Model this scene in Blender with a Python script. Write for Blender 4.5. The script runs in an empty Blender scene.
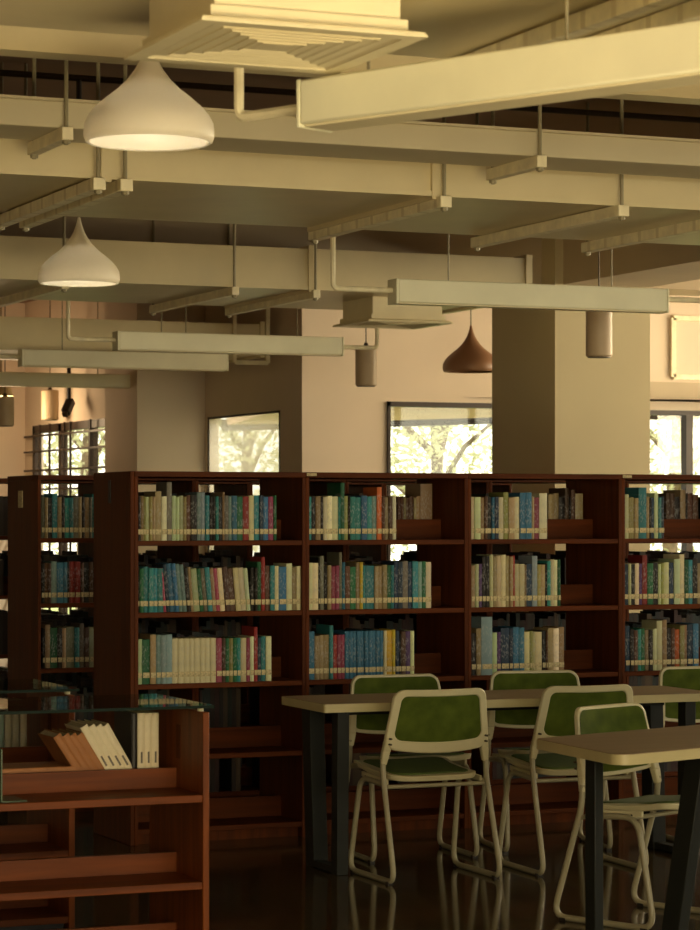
import bpy, bmesh, math, random
from mathutils import Vector, Matrix
random.seed(7)
R = math.radians
sc = bpy.context.scene
COL = sc.collection
# ------------------------------------------------------------------ camera model
YAW, FPX, H, HY = R(23), 2600.0, 1.577, 512.0
ca, sa = math.cos(YAW), math.sin(YAW)
def ray(px, py):
    u, v = (px - 350) / FPX, (HY - py) / FPX
    return Vector((sa + u * ca, ca - u * sa, v))
def _hit(d, t): return Vector((d.x * t, d.y * t, H + d.z * t))
def onY(px, py, Y): d = ray(px, py); return _hit(d, Y / d.y)
def onX(px, py, X): d = ray(px, py); return _hit(d, X / d.x)
def onZ(px, py, Z): d = ray(px, py); return _hit(d, (Z - H) / d.z)
def atD(px, py, D): return _hit(ray(px, py), D)
def XY(px, Y): return onY(px, 500, Y).x

# ------------------------------------------------------------------ materials
def new_mat(name):
    m = bpy.data.materials.new(name); m.use_nodes = True
    nt = m.node_tree; b = nt.nodes['Principled BSDF']
    return m, nt, b
def srgb(r, g, b):
    f = lambda c: c / 12.92 if c <= .04045 else ((c + .055) / 1.055) ** 2.4
    return (f(r / 255), f(g / 255), f(b / 255), 1)
def N(nt, t, **kw):
    n = nt.nodes.new(t)
    for k, v in kw.items(): setattr(n, k, v)
    return n
def plain(name, col, rough=.55, vary=.12, scale=6, metal=0, spec=.5, bump=0, stretch=(1, 1, 1)):
    m, nt, b = new_mat(name)
    tc = N(nt, 'ShaderNodeTexCoord'); mp = N(nt, 'ShaderNodeMapping'); mp.inputs['Scale'].default_value = stretch
    nz = N(nt, 'ShaderNodeTexNoise'); nz.inputs['Scale'].default_value = scale; nz.inputs['Detail'].default_value = 5
    cr = N(nt, 'ShaderNodeValToRGB')
    cr.color_ramp.elements[0].position = .3; cr.color_ramp.elements[1].position = .72
    cr.color_ramp.elements[0].color = tuple(c * (1 - vary) for c in col[:3]) + (1,)
    cr.color_ramp.elements[1].color = tuple(min(1, c * (1 + vary)) for c in col[:3]) + (1,)
    nt.links.new(tc.outputs['Object'], mp.inputs['Vector']); nt.links.new(mp.outputs['Vector'], nz.inputs['Vector'])
    nt.links.new(nz.outputs['Fac'], cr.inputs['Fac']); nt.links.new(cr.outputs['Color'], b.inputs['Base Color'])
    b.inputs['Roughness'].default_value = rough; b.inputs['Metallic'].default_value = metal
    b.inputs['Specular IOR Level'].default_value = spec
    if bump:
        bp = N(nt, 'ShaderNodeBump'); bp.inputs['Strength'].default_value = bump; bp.inputs['Distance'].default_value = .01
        nt.links.new(nz.outputs['Fac'], bp.inputs['Height']); nt.links.new(bp.outputs['Normal'], b.inputs['Normal'])
    return m
def wood(name, c1, c2, axis='z', rough=.38, spec=.4):
    m, nt, b = new_mat(name)
    tc = N(nt, 'ShaderNodeTexCoord'); mp = N(nt, 'ShaderNodeMapping')
    mp.inputs['Scale'].default_value = {'z': (26, 26, 1.6), 'x': (1.6, 26, 26)}[axis]
    nz = N(nt, 'ShaderNodeTexNoise'); nz.inputs['Scale'].default_value = 1.0; nz.inputs['Detail'].default_value = 6; nz.inputs['Distortion'].default_value = .6
    cr = N(nt, 'ShaderNodeValToRGB'); cr.color_ramp.elements[0].position = .32; cr.color_ramp.elements[1].position = .7
    cr.color_ramp.elements[0].color = c1; cr.color_ramp.elements[1].color = c2
    nt.links.new(tc.outputs['Object'], mp.inputs['Vector']); nt.links.new(mp.outputs['Vector'], nz.inputs['Vector'])
    nt.links.new(nz.outputs['Fac'], cr.inputs['Fac']); nt.links.new(cr.outputs['Color'], b.inputs['Base Color'])
    b.inputs['Roughness'].default_value = rough; b.inputs['Specular IOR Level'].default_value = spec
    return m
M = {}
M['wood_v'] = wood('cherry_veneer_upright', srgb(74, 34, 8), srgb(100, 48, 13), 'z', .5, .12)
M['wood_h'] = wood('cherry_veneer_shelf', srgb(72, 33, 8), srgb(98, 47, 13), 'x', .5, .12)
M['wood_lv'] = wood('orange_cherry_upright', srgb(98, 47, 12), srgb(132, 68, 20), 'z', .45, .18)
M['wood_lh'] = wood('orange_cherry_shelf', srgb(92, 44, 11), srgb(124, 62, 19), 'x', .45, .18)
M['duct'] = plain('cream_duct_paint', srgb(222, 207, 164), .38, .06, 3)
M['tray'] = plain('pale_tray_paint', srgb(214, 202, 168), .5, .05, 3)
M['strut'] = plain('galvanised_strut', srgb(244, 232, 194), .45, .12, 18)
def slotted():
    m = plain('slotted_strut', srgb(244, 232, 194), .45, .12, 18)
    nt = m.node_tree; b = nt.nodes['Principled BSDF']; cr = [n for n in nt.nodes if n.type == 'VALTORGB'][0]
    tc = N(nt, 'ShaderNodeTexCoord'); sp = N(nt, 'ShaderNodeSeparateXYZ'); nt.links.new(tc.outputs['Object'], sp.inputs[0])
    a = N(nt, 'ShaderNodeMath', operation='MULTIPLY'); a.inputs[1].default_value = 1 / .16; nt.links.new(sp.outputs['Y'], a.inputs[0])
    f = N(nt, 'ShaderNodeMath', operation='FRACT'); nt.links.new(a.outputs[0], f.inputs[0])
    l = N(nt, 'ShaderNodeMath', operation='LESS_THAN'); l.inputs[1].default_value = .16; nt.links.new(f.outputs[0], l.inputs[0])
    mx = N(nt, 'ShaderNodeMix', data_type='RGBA'); nt.links.new(l.outputs[0], mx.inputs[0]); nt.links.new(cr.outputs['Color'], mx.inputs[6]); mx.inputs[7].default_value = srgb(222, 208, 168)
    nt.links.new(mx.outputs[2], b.inputs['Base Color'])
    return m
M['slotted'] = slotted()
M['rod'] = plain('dark_threaded_rod', srgb(70, 58, 42), .5, .1, 20)
M['rodl'] = plain('painted_rod', srgb(150, 140, 108), .5, .1, 20)
M['slab'] = plain('brown_ceiling_slab', srgb(150, 118, 88), .9, .1, 2)
M['beam'] = plain('ceiling_beam_paint', srgb(190, 174, 146), .8, .06, 2)
M['wall'] = plain('cream_wall_paint', srgb(226, 208, 184), .85, .05, 1.5)
M['colm'] = plain('column_paint', srgb(200, 188, 152), .85, .05, 1.2)
M['fix'] = plain('pale_green_fixture', srgb(240, 236, 204), .45, .05, 5)
M['diff'] = plain('ivory_diffuser', srgb(226, 214, 176), .45, .04, 8)
M['dark'] = plain('black_plastic', srgb(26, 22, 18), .5, .2, 20)
M['frame'] = plain('dark_window_frame', srgb(48, 32, 22), .5, .15, 10)
M['white'] = plain('cream_white_plastic', srgb(198, 190, 152), .38, .04, 12)
M['tube'] = plain('cream_powder_coat', srgb(156, 149, 120), .35, .05, 12)
M['legs'] = plain('dark_green_grey_steel', srgb(23, 26, 21), .5, .15, 14, spec=.3)
M['edge'] = plain('pale_table_edging', srgb(184, 172, 126), .4, .06, 10)
M['top'] = wood('tan_table_laminate', srgb(126, 106, 74), srgb(140, 118, 84), 'x', .45, .3)
M['shade'] = plain('ivory_lamp_shade', srgb(232, 216, 190), .4, .03, 5)
M['shadeb'] = plain('brown_lamp_shade', srgb(150, 112, 84), .45, .05, 5)
def shade_mat():
    m = plain('lit_ivory_shade', srgb(242, 234, 212), .4, .03, 5)
    nt = m.node_tree; b = nt.nodes['Principled BSDF']; tl = N(nt, 'ShaderNodeBsdfTranslucent'); tl.inputs['Color'].default_value = srgb(250, 242, 224)
    mx = N(nt, 'ShaderNodeMixShader'); mx.inputs[0].default_value = .4
    nt.links.new(b.outputs[0], mx.inputs[1]); nt.links.new(tl.outputs[0], mx.inputs[2]); nt.links.new(mx.outputs[0], nt.nodes['Material Output'].inputs['Surface'])
    return m
M['shade'] = shade_mat()
M['spk'] = plain('beige_speaker_can', srgb(196, 172, 138), .5, .05, 8)
M['paper'] = plain('book_pages', srgb(196, 178, 140), .8, .15, 60, stretch=(1, 1, .02))
M['label'] = plain('paper_spine_label', srgb(196, 182, 138), .7, .4, 120)
M['jour'] = plain('ivory_journal_cover', srgb(226, 212, 176), .55, .06, 30)
M['jmark'] = plain('grey_spine_print', srgb(110, 100, 84), .6, .2, 60)
M['kraft'] = plain('brown_board_cover', srgb(160, 104, 56), .6, .12, 18)
M['greenm'] = plain('green_painted_steel', srgb(44, 74, 40), .35, .1, 12)
M['trunk'] = plain('tree_bark', srgb(120, 104, 84), .9, .25, 12)
M['grass'] = plain('lawn', srgb(150, 160, 96), .9, .3, 3)
M['red'] = plain('red_sticker', srgb(180, 30, 24), .5, .1, 10)
M['conc'] = plain('porch_soffit_paint', srgb(226, 190, 160), .85, .05, 2)

def floor_mat():
    m, nt, b = new_mat('dark_polished_floor_tile')
    tc = N(nt, 'ShaderNodeTexCoord'); br = N(nt, 'ShaderNodeTexBrick')
    br.offset = 0; br.inputs['Scale'].default_value = 1.0
    br.inputs['Brick Width'].default_value = .6; br.inputs['Row Height'].default_value = .6
    br.inputs['Mortar Size'].default_value = .004
    br.inputs['Color1'].default_value = srgb(70, 58, 38); br.inputs['Color2'].default_value = srgb(77, 64, 42); br.inputs['Mortar'].default_value = srgb(44, 36, 24)
    nt.links.new(tc.outputs['Object'], br.inputs['Vector'])
    nz = N(nt, 'ShaderNodeTexNoise'); nz.inputs['Scale'].default_value = 5; nz.inputs['Detail'].default_value = 4
    nt.links.new(tc.outputs['Object'], nz.inputs['Vector'])
    mx = N(nt, 'ShaderNodeMix', data_type='RGBA', blend_type='MULTIPLY'); mx.inputs[0].default_value = .4
    nt.links.new(br.outputs['Color'], mx.inputs[6]); nt.links.new(nz.outputs['Color'], mx.inputs[7])
    nt.links.new(mx.outputs[2], b.inputs['Base Color'])
    mr = N(nt, 'ShaderNodeMapRange'); mr.inputs['To Min'].default_value = .07; mr.inputs['To Max'].default_value = .13
    nt.links.new(nz.outputs['Fac'], mr.inputs['Value']); nt.links.new(mr.outputs[0], b.inputs['Roughness'])
    b.inputs['Specular IOR Level'].default_value = .34
    return m
M['floor'] = floor_mat()

def fabric_mat():
    m, nt, b = new_mat('green_mesh_fabric')
    tc = N(nt, 'ShaderNodeTexCoord')
    nz = N(nt, 'ShaderNodeTexNoise'); nz.inputs['Scale'].default_value = 14; nz.inputs['Detail'].default_value = 6
    nt.links.new(tc.outputs['Object'], nz.inputs['Vector'])
    cr = N(nt, 'ShaderNodeValToRGB'); cr.color_ramp.elements[0].position = .3; cr.color_ramp.elements[1].position = .75
    cr.color_ramp.elements[0].color = srgb(76, 92, 26); cr.color_ramp.elements[1].color = srgb(102, 118, 38)
    nt.links.new(nz.outputs['Fac'], cr.inputs['Fac']); nt.links.new(cr.outputs['Color'], b.inputs['Base Color'])
    b.inputs['Roughness'].default_value = .75; b.inputs['Specular IOR Level'].default_value = .2
    tl = N(nt, 'ShaderNodeBsdfTranslucent'); nt.links.new(cr.outputs['Color'], tl.inputs['Color'])
    tp = N(nt, 'ShaderNodeBsdfTransparent')
    m1 = N(nt, 'ShaderNodeMixShader'); m1.inputs[0].default_value = .3
    m2 = N(nt, 'ShaderNodeMixShader'); m2.inputs[0].default_value = .1
    out = nt.nodes['Material Output']
    nt.links.new(b.outputs[0], m1.inputs[1]); nt.links.new(tl.outputs[0], m1.inputs[2])
    nt.links.new(m1.outputs[0], m2.inputs[1]); nt.links.new(tp.outputs[0], m2.inputs[2]); nt.links.new(m2.outputs[0], out.inputs['Surface'])
    return m
M['mesh'] = fabric_mat()
M['pad'] = plain('green_seat_cloth', srgb(74, 92, 34), .8, .15, 30)

def glass_mat(name, tint, gl=.05, fres=True):
    m, nt, b = new_mat(name); nt.nodes.remove(b)
    tp = N(nt, 'ShaderNodeBsdfTransparent'); tp.inputs['Color'].default_value = tint
    g = N(nt, 'ShaderNodeBsdfGlossy'); g.inputs['Roughness'].default_value = .02
    mx = N(nt, 'ShaderNodeMixShader')
    if fres:
        f = N(nt, 'ShaderNodeFresnel'); f.inputs['IOR'].default_value = 1.45; nt.links.new(f.outputs[0], mx.inputs[0])
    else: mx.inputs[0].default_value = gl
    nt.links.new(tp.outputs[0], mx.inputs[1]); nt.links.new(g.outputs[0], mx.inputs[2])
    nt.links.new(mx.outputs[0], nt.nodes['Material Output'].inputs['Surface'])
    return m
M['pane'] = glass_mat('window_glass', (.96, .97, .95, 1), .04, False)
def hazy():
    m = glass_mat('hazy_window_glass', (.96, .97, .95, 1), .04, False); nt = m.node_tree; out = nt.nodes['Material Output']
    old = out.inputs['Surface'].links[0].from_socket
    tl = N(nt, 'ShaderNodeBsdfTranslucent'); tl.inputs['Color'].default_value = (.8, .78, .72, 1)
    mx = N(nt, 'ShaderNodeMixShader'); mx.inputs[0].default_value = .4
    nt.links.new(old, mx.inputs[1]); nt.links.new(tl.outputs[0], mx.inputs[2]); nt.links.new(mx.outputs[0], out.inputs['Surface'])
    return m
M['haze'] = hazy()
M['gtop'] = glass_mat('greenish_shelf_glass', (.72, .86, .76, 1))
M['gedge'] = plain('green_glass_edge', srgb(14, 32, 24), .5, .1, 10, spec=.1)

def book_mat():
    m, nt, b = new_mat('book_cover_cloth')
    oi = N(nt, 'ShaderNodeObjectInfo'); tc = N(nt, 'ShaderNodeTexCoord')
    mp = N(nt, 'ShaderNodeMapping'); mp.inputs['Scale'].default_value = (150, 4, 60)
    nt.links.new(tc.outputs['Object'], mp.inputs['Vector'])
    nz = N(nt, 'ShaderNodeTexNoise', noise_dimensions='4D'); nz.inputs['Scale'].default_value = 1; nz.inputs['Detail'].default_value = 1
    ml = N(nt, 'ShaderNodeMath', operation='MULTIPLY'); ml.inputs[1].default_value = 90
    nt.links.new(oi.outputs['Random'], ml.inputs[0]); nt.links.new(ml.outputs[0], nz.inputs['W']); nt.links.new(mp.outputs['Vector'], nz.inputs['Vector'])
    gt = N(nt, 'ShaderNodeMapRange'); gt.inputs['From Min'].default_value = .52; gt.inputs['From Max'].default_value = .6
    nt.links.new(nz.outputs['Fac'], gt.inputs['Value'])
    sp = N(nt, 'ShaderNodeSeparateXYZ'); nt.links.new(tc.outputs['Generated'], sp.inputs[0])
    rp = N(nt, 'ShaderNodeValToRGB'); e = rp.color_ramp.elements
    e[0].position = .30; e[0].color = (0, 0, 0, 1); e[1].position = .34; e[1].color = (1, 1, 1, 1)
    e2 = e.new(.84); e2.color = (1, 1, 1, 1); e3 = e.new(.88); e3.color = (0, 0, 0, 1)
    nt.links.new(sp.outputs['Z'], rp.inputs['Fac'])
    m2 = N(nt, 'ShaderNodeMath', operation='MULTIPLY'); nt.links.new(gt.outputs[0], m2.inputs[0]); nt.links.new(rp.outputs['Color'], m2.inputs[1])
    m3 = N(nt, 'ShaderNodeMath', operation='MULTIPLY'); m3.inputs[1].default_value = .2; nt.links.new(m2.outputs[0], m3.inputs[0])
    inv = N(nt, 'ShaderNodeInvert'); nt.links.new(oi.outputs['Color'], inv.inputs['Color'])
    hs = N(nt, 'ShaderNodeHueSaturation'); hs.inputs['Saturation'].default_value = .25; hs.inputs['Value'].default_value = .7
    nt.links.new(inv.outputs[0], hs.inputs['Color'])
    n2 = N(nt, 'ShaderNodeTexNoise'); n2.inputs['Scale'].default_value = 16; nt.links.new(tc.outputs['Object'], n2.inputs['Vector'])
    vr = N(nt, 'ShaderNodeMapRange'); vr.inputs['To Min'].default_value = .75; vr.inputs['To Max'].default_value = 1.2
    nt.links.new(n2.outputs['Fac'], vr.inputs['Value'])
    mm = N(nt, 'ShaderNodeMix', data_type='RGBA', blend_type='MULTIPLY'); mm.inputs[0].default_value = 1
    nt.links.new(oi.outputs['Color'], mm.inputs[6]); nt.links.new(vr.outputs[0], mm.inputs[7])
    mx = N(nt, 'ShaderNodeMix', data_type='RGBA'); nt.links.new(m3.outputs[0], mx.inputs[0])
    nt.links.new(mm.outputs[2], mx.inputs[6]); nt.links.new(hs.outputs[0], mx.inputs[7])
    nt.links.new(mx.outputs[2], b.inputs['Base Color']); b.inputs['Roughness'].default_value = .5
    b.inputs['Specular IOR Level'].default_value = .3
    return m
M['book'] = book_mat()
def mass_mat():
    m, nt, b = new_mat('mixed_book_spines')
    tc = N(nt, 'ShaderNodeTexCoord'); sp = N(nt, 'ShaderNodeSeparateXYZ'); nt.links.new(tc.outputs['Object'], sp.inputs[0])
    ml = N(nt, 'ShaderNodeMath', operation='MULTIPLY'); ml.inputs[1].default_value = 41; nt.links.new(sp.outputs['X'], ml.inputs[0])
    fl = N(nt, 'ShaderNodeMath', operation='FLOOR'); nt.links.new(ml.outputs[0], fl.inputs[0])
    wn = N(nt, 'ShaderNodeTexWhiteNoise', noise_dimensions='1D'); nt.links.new(fl.outputs[0], wn.inputs['W'])
    cr = N(nt, 'ShaderNodeValToRGB'); cr.color_ramp.interpolation = 'CONSTANT'
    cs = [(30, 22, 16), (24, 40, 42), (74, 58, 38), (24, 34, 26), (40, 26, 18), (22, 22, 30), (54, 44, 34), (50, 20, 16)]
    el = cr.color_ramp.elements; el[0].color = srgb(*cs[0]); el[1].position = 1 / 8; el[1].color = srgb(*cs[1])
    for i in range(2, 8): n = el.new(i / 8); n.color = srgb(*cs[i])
    nt.links.new(wn.outputs['Value'], cr.inputs['Fac']); nt.links.new(cr.outputs['Color'], b.inputs['Base Color']); b.inputs['Roughness'].default_value = .6
    return m
M['mass'] = mass_mat()
def leaf_mat():
    m, nt, b = new_mat('sunlit_leaves')
    tc = N(nt, 'ShaderNodeTexCoord'); nz = N(nt, 'ShaderNodeTexNoise'); nz.inputs['Scale'].default_value = 2.5; nz.inputs['Detail'].default_value = 6
    nt.links.new(tc.outputs['Object'], nz.inputs['Vector'])
    cr = N(nt, 'ShaderNodeValToRGB'); cr.color_ramp.elements[0].position = .32; cr.color_ramp.elements[1].position = .7
    cr.color_ramp.elements[0].color = srgb(166, 172, 128); cr.color_ramp.elements[1].color = srgb(232, 230, 196)
    nt.links.new(nz.outputs['Fac'], cr.inputs['Fac']); nt.links.new(cr.outputs['Color'], b.inputs['Base Color']); b.inputs['Roughness'].default_value = .5
    tl = N(nt, 'ShaderNodeBsdfTranslucent'); nt.links.new(cr.outputs['Color'], tl.inputs['Color'])
    mx = N(nt, 'ShaderNodeMixShader'); mx.inputs[0].default_value = .62
    nt.links.new(b.outputs[0], mx.inputs[1]); nt.links.new(tl.outputs[0], mx.inputs[2]); nt.links.new(mx.outputs[0], nt.nodes['Material Output'].inputs['Surface'])
    return m
M['leaf'] = leaf_mat()

# ------------------------------------------------------------------ mesh helpers
WM = {}
class MB:
    def __init__(s): s.bm = bmesh.new()
    def face(s, vs):
        try: return s.bm.faces.new(vs)
        except ValueError: return None
    def hexa(s, p):
        v = [s.bm.verts.new(q) for q in p]
        for f in ((3, 2, 1, 0), (4, 5, 6, 7), (0, 1, 5, 4), (1, 2, 6, 5), (2, 3, 7, 6), (3, 0, 4, 7)): s.face([v[i] for i in f])
        return s
    def box(s, x0, x1, y0, y1, z0, z1):
        return s.hexa([(x0, y0, z0), (x1, y0, z0), (x1, y1, z0), (x0, y1, z0), (x0, y0, z1), (x1, y0, z1), (x1, y1, z1), (x0, y1, z1)])
    def bar(s, p, q, w0, h0, w1=None, h1=None, up=(0, 0, 1)):
        p, q = Vector(p), Vector(q); d = (q - p).normalized(); up = Vector(up)
        if abs(d.dot(up)) > .98: up = Vector((0, 1, 0))
        a = d.cross(up).normalized(); b = a.cross(d).normalized()
        w1 = w0 if w1 is None else w1; h1 = h0 if h1 is None else h1
        pts = []
        for c, w, h in ((p, w0, h0), (q, w1, h1)):
            for i, j in ((-1, -1), (1, -1), (1, 1), (-1, 1)): pts.append(c + a * (i * w / 2) + b * (j * h / 2))
        return s.hexa(pts)
    def tube(s, pts, r, seg=10, bend=0):
        pts = [Vector(p) for p in pts]
        if bend:
            out = [pts[0]]
            for i in range(1, len(pts) - 1):
                a, b, c = pts[i - 1], pts[i], pts[i + 1]
                k = min(bend, (a - b).length * .45, (c - b).length * .45)
                p0, p1 = b + (a - b).normalized() * k, b + (c - b).normalized() * k
                for j in range(6):
                    t = j / 5; out.append(p0 * (1 - t) ** 2 + b * 2 * t * (1 - t) + p1 * t * t)
            out.append(pts[-1]); pts = out
        rings = []; prev = None
        for i, p in enumerate(pts):
            d = (pts[min(i + 1, len(pts) - 1)] - pts[max(i - 1, 0)]).normalized()
            if prev is None:
                u = d.orthogonal().normalized()
            else:
                u = (prev - d * prev.dot(d)).normalized()
            prev = u; w = d.cross(u)
            rings.append([s.bm.verts.new(p + (u * math.cos(2 * math.pi * k / seg) + w * math.sin(2 * math.pi * k / seg)) * (r if not callable(r) else r(i / (len(pts) - 1)))) for k in range(seg)])
        for a, b in zip(rings, rings[1:]):
            for k in range(seg): s.face((a[k], a[(k + 1) % seg], b[(k + 1) % seg], b[k]))
        s.face(rings[0][::-1]); s.face(rings[-1])
        return s
    def lathe(s, prof, c=(0, 0, 0), seg=40, cap0=False, cap1=False):
        c = Vector(c); rings = []
        for r, z in prof:
            rings.append([s.bm.verts.new(c + Vector((r * math.cos(2 * math.pi * k / seg), r * math.sin(2 * math.pi * k / seg), z))) for k in range(seg)])
        for a, b in zip(rings, rings[1:]):
            for k in range(seg): s.face((a[k], a[(k + 1) % seg], b[(k + 1) % seg], b[k]))
        if cap0: s.face(rings[0][::-1])
        if cap1: s.face(rings[-1])
        return s
    def loft(s, loops, closed=False):
        rs = [[s.bm.verts.new(p) for p in l] for l in loops]
        prs = list(zip(rs, rs[1:])) + ([(rs[-1], rs[0])] if closed else [])
        for a, b in prs:
            n = len(a)
            for k in range(n): s.face((a[k], a[(k + 1) % n], b[(k + 1) % n], b[k]))
        if not closed: s.face(rs[0][::-1]); s.face(rs[-1])
        return s
    def build(s, name, mat, parent=None, bevel=0, origin=None, local=False, smooth=True, mats=None, nofix=False):
        bm = s.bm
        if not nofix: bmesh.ops.recalc_face_normals(bm, faces=bm.faces)
        if parent is not None:
            mw = WM.get(parent.name, Matrix.Identity(4))
            if not local: bmesh.ops.transform(bm, matrix=mw.inverted(), verts=bm.verts)
            loc = Vector((0, 0, 0))
        else:
            mw = Matrix.Identity(4)
            if origin is None:
                xs = [v.co.x for v in bm.verts]; ys = [v.co.y for v in bm.verts]; zs = [v.co.z for v in bm.verts]
                origin = ((min(xs) + max(xs)) / 2, (min(ys) + max(ys)) / 2, min(zs))
            loc = Vector(origin)
            bmesh.ops.translate(bm, vec=-loc, verts=bm.verts)
        me = bpy.data.meshes.new(name); bm.to_mesh(me); bm.free()
        me.materials.append(mat)
        if smooth:
            for p in me.polygons: p.use_smooth = True
            me.set_sharp_from_angle(angle=R(38))
        o = bpy.data.objects.new(name, me); COL.objects.link(o)
        o.location = loc
        if parent is not None: o.parent = parent; WM[o.name] = mw.copy()
        else: WM[o.name] = Matrix.Translation(loc)
        if bevel:
            b = o.modifiers.new('edge', 'BEVEL'); b.width = bevel; b.segments = 2; b.limit_method = 'ANGLE'; b.angle_limit = R(50)
        return o
def tag(o, label=None, cat=None, group=None, kind=None):
    if label: o['label'] = label
    if cat: o['category'] = cat
    if group: o['group'] = group
    if kind: o['kind'] = kind
    return o
def thing(name, loc, label, cat, group=None, rz=0):
    o = bpy.data.objects.new(name, None); COL.objects.link(o); o.empty_display_size = .1
    o.location = loc; o.rotation_euler = (0, 0, rz)
    WM[o.name] = Matrix.Translation(Vector(loc)) @ Matrix.Rotation(rz, 4, 'Z')
    return tag(o, label, cat, group)
def copy_tree(o, parent=None):
    c = o.copy(); COL.objects.link(c)
    if parent is not None: c.parent = parent
    for ch in list(o.children): copy_tree(ch, c)
    return c
def struct(name, mb, mat, **kw): return tag(mb.build(name, mat, **kw), kind='structure')

# ------------------------------------------------------------------ the room shell
XL, XR, YB, ZC = -3.0, 12.6, -4.0, 3.5
F1Y, S3X, F2Y, S5X, F3Y = 17.5, 7.05, 19.57, 6.6, 23.2
def footprint(z0, z1):
    m = MB(); m.box(XL, XR, YB, F1Y + .2, z0, z1); m.box(XL, S3X + .2, F1Y + .2, F2Y + .2, z0, z1); m.box(XL, S5X + .2, F2Y + .2, F3Y + .2, z0, z1)
    return m
struct('floor', footprint(-.12, 0), M['floor'], smooth=False, origin=(0, 0, 0))
struct('ceiling', footprint(ZC, ZC + .2), M['slab'], smooth=False, origin=(0, 0, 0))

def wall_x(name, x0, x1, y0, y1, holes, mat):           # wall facing -Y with openings (xa,xb,za,zb)
    m = MB(); cur = x0
    for xa, xb, za, zb in sorted(holes):
        m.box(cur, xa, y0, y1, 0, ZC)
        if za > 0: m.box(xa, xb, y0, y1, 0, za)
        m.box(xa, xb, y0, y1, zb, ZC); cur = xb
    m.box(cur, x1, y0, y1, 0, ZC)
    return struct(name, m, mat, smooth=False)
def wall_y(name, x0, x1, y0, y1, holes, mat):
    m = MB(); cur = y0
    for ya, yb, za, zb in sorted(holes):
        m.box(x0, x1, cur, ya, 0, ZC)
        if za > 0: m.box(x0, x1, ya, yb, 0, za)
        m.box(x0, x1, ya, yb, zb, ZC); cur = yb
    m.box(x0, x1, cur, y1, 0, ZC)
    return struct(name, m, mat, smooth=False)
wA = (XY(387, F1Y), XY(516, F1Y), .2, 2.39)
wB = (XY(634, F1Y), XY(760, F1Y), .2, 2.36)
wall_x('wall_back', S3X, XR, F1Y, F1Y + .2, [wA, wB], M['wall'])
wS = (onX(280, 500, S3X).y, onX(208, 500, S3X).y, .2, 2.33)
wall_y('wall_back_return', S3X, S3X + .09, F1Y + .2, F2Y, [wS], M['wall'])
struct('wall_corner_pier', MB().box(6.48, S3X + .09, F2Y, F2Y + .84, 0, ZC), M['wall'], smooth=False)
wL = (F2Y + 1.0, onX(33, 500, S5X).y, .2, 2.36)
wall_y('wall_far_return', S5X, S5X + .1, F2Y + .84, F3Y + .2, [wL], M['wall'])
struct('wall_far', MB().box(XL, S5X, F3Y, F3Y + .2, 0, ZC), M['wall'], smooth=False)
struct('wall_left', MB().box(XL - .2, XL, YB, F3Y + .2, 0, ZC), M['wall'], smooth=False)
RIGHT = (.5, 16.9, 1.9, 3.2)  # assumed opening, out of view, lets in light from the right
wall_y('wall_right', XR, XR + .2, YB, F1Y + .2, [RIGHT], M['wall'])
REAR = (-2.4, 11.8, 1.9, 3.3)  # assumed opening behind the camera, unseen, for the frontal light
wall_x('wall_front', XL, XR, YB - .2, YB, [REAR], M['wall'])

def window_x(name, w, y, cols, bars=(), kindlabel=None):
    xa, xb, za, zb = w; t = .036
    root = thing(name, ((xa + xb) / 2, y, za), None, None); root['kind'] = 'structure'
    m = MB(); m.box(xa, xb, y - .02, y + .08, zb - t, zb); m.box(xa, xb, y - .02, y + .08, za, za + t)
    m.box(xa, xa + t * .6, y - .02, y + .08, za, zb); m.box(xb - t * .6, xb, y - .02, y + .08, za, zb)
    for c in cols: m.box(c - .03, c + .03, y - .01, y + .07, za, zb)
    for b in bars: m.box(xa, xb, y, y + .06, b - .02, b + .02)
    m.build('window_frame', M['frame'], root)
    MB().box(xa, xb, y + .03, y + .036, za, zb).build('window_glass', M['pane'], root, smooth=False)
    return root
def window_y(name, w, x, t, cols=(), grid=None, frame=None):
    ya, yb, za, zb = w
    root = thing(name, (x, (ya + yb) / 2, za), None, None); root['kind'] = 'structure'
    d = .012 if t < .05 else .06
    m = MB(); m.box(x - .004, x + d, ya, yb, zb - t, zb); m.box(x - .004, x + d, ya, yb, za, za + t)
    m.box(x - .004, x + d, ya, ya + t, za, zb); m.box(x - .004, x + d, yb - t, yb, za, zb)
    for c, k in cols: m.box(x - .004, x + d, c - k / 2, c + k / 2, za, zb)
    m.build('window_frame', frame or M['frame'], root)
    MB().box(x + .004, x + .008, ya, yb, za, zb).build('window_glass', M['haze'] if t < .02 else M['pane'], root, smooth=False)
    if grid:
        g = MB(); gy, gz = grid
        for q in gy: g.bar((x - .05, q, za), (x - .05, q, zb), .018, .018)
        for q in gz: g.bar((x - .05, ya - .06, q), (x - .05, yb + .1, q), .018, .018)
        g.build('window_grille', M['frame'], root)
    return root
window_x('window_1', wA, F1Y, [])
window_x('window_2', wB, F1Y, [XY(689, F1Y)])
window_y('window_3', wS, S3X, .016)
YL = lambda px: onX(px, 470, S5X).y
window_y('window_4', wL, S5X, .07, [(YL(60), .08), (YL(90), .08)],
         ([YL(p) for p in (45, 55, 70, 76, 96)], [.5, .8, 1.1, 1.4, 1.62, 1.78, 1.95, 2.12, 2.26]))
window_y('assumed_window_6', RIGHT, XR + .05, .05, [(.5 + 2.05 * i, .06) for i in range(1, 8)])  # unseen window, assumed from the light that comes from this side
window_x('assumed_window_5', REAR, YB - .1, [REAR[0] + 2.8 * i for i in range(1, 5)])  # likewise assumed, out of view behind the camera
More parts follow.
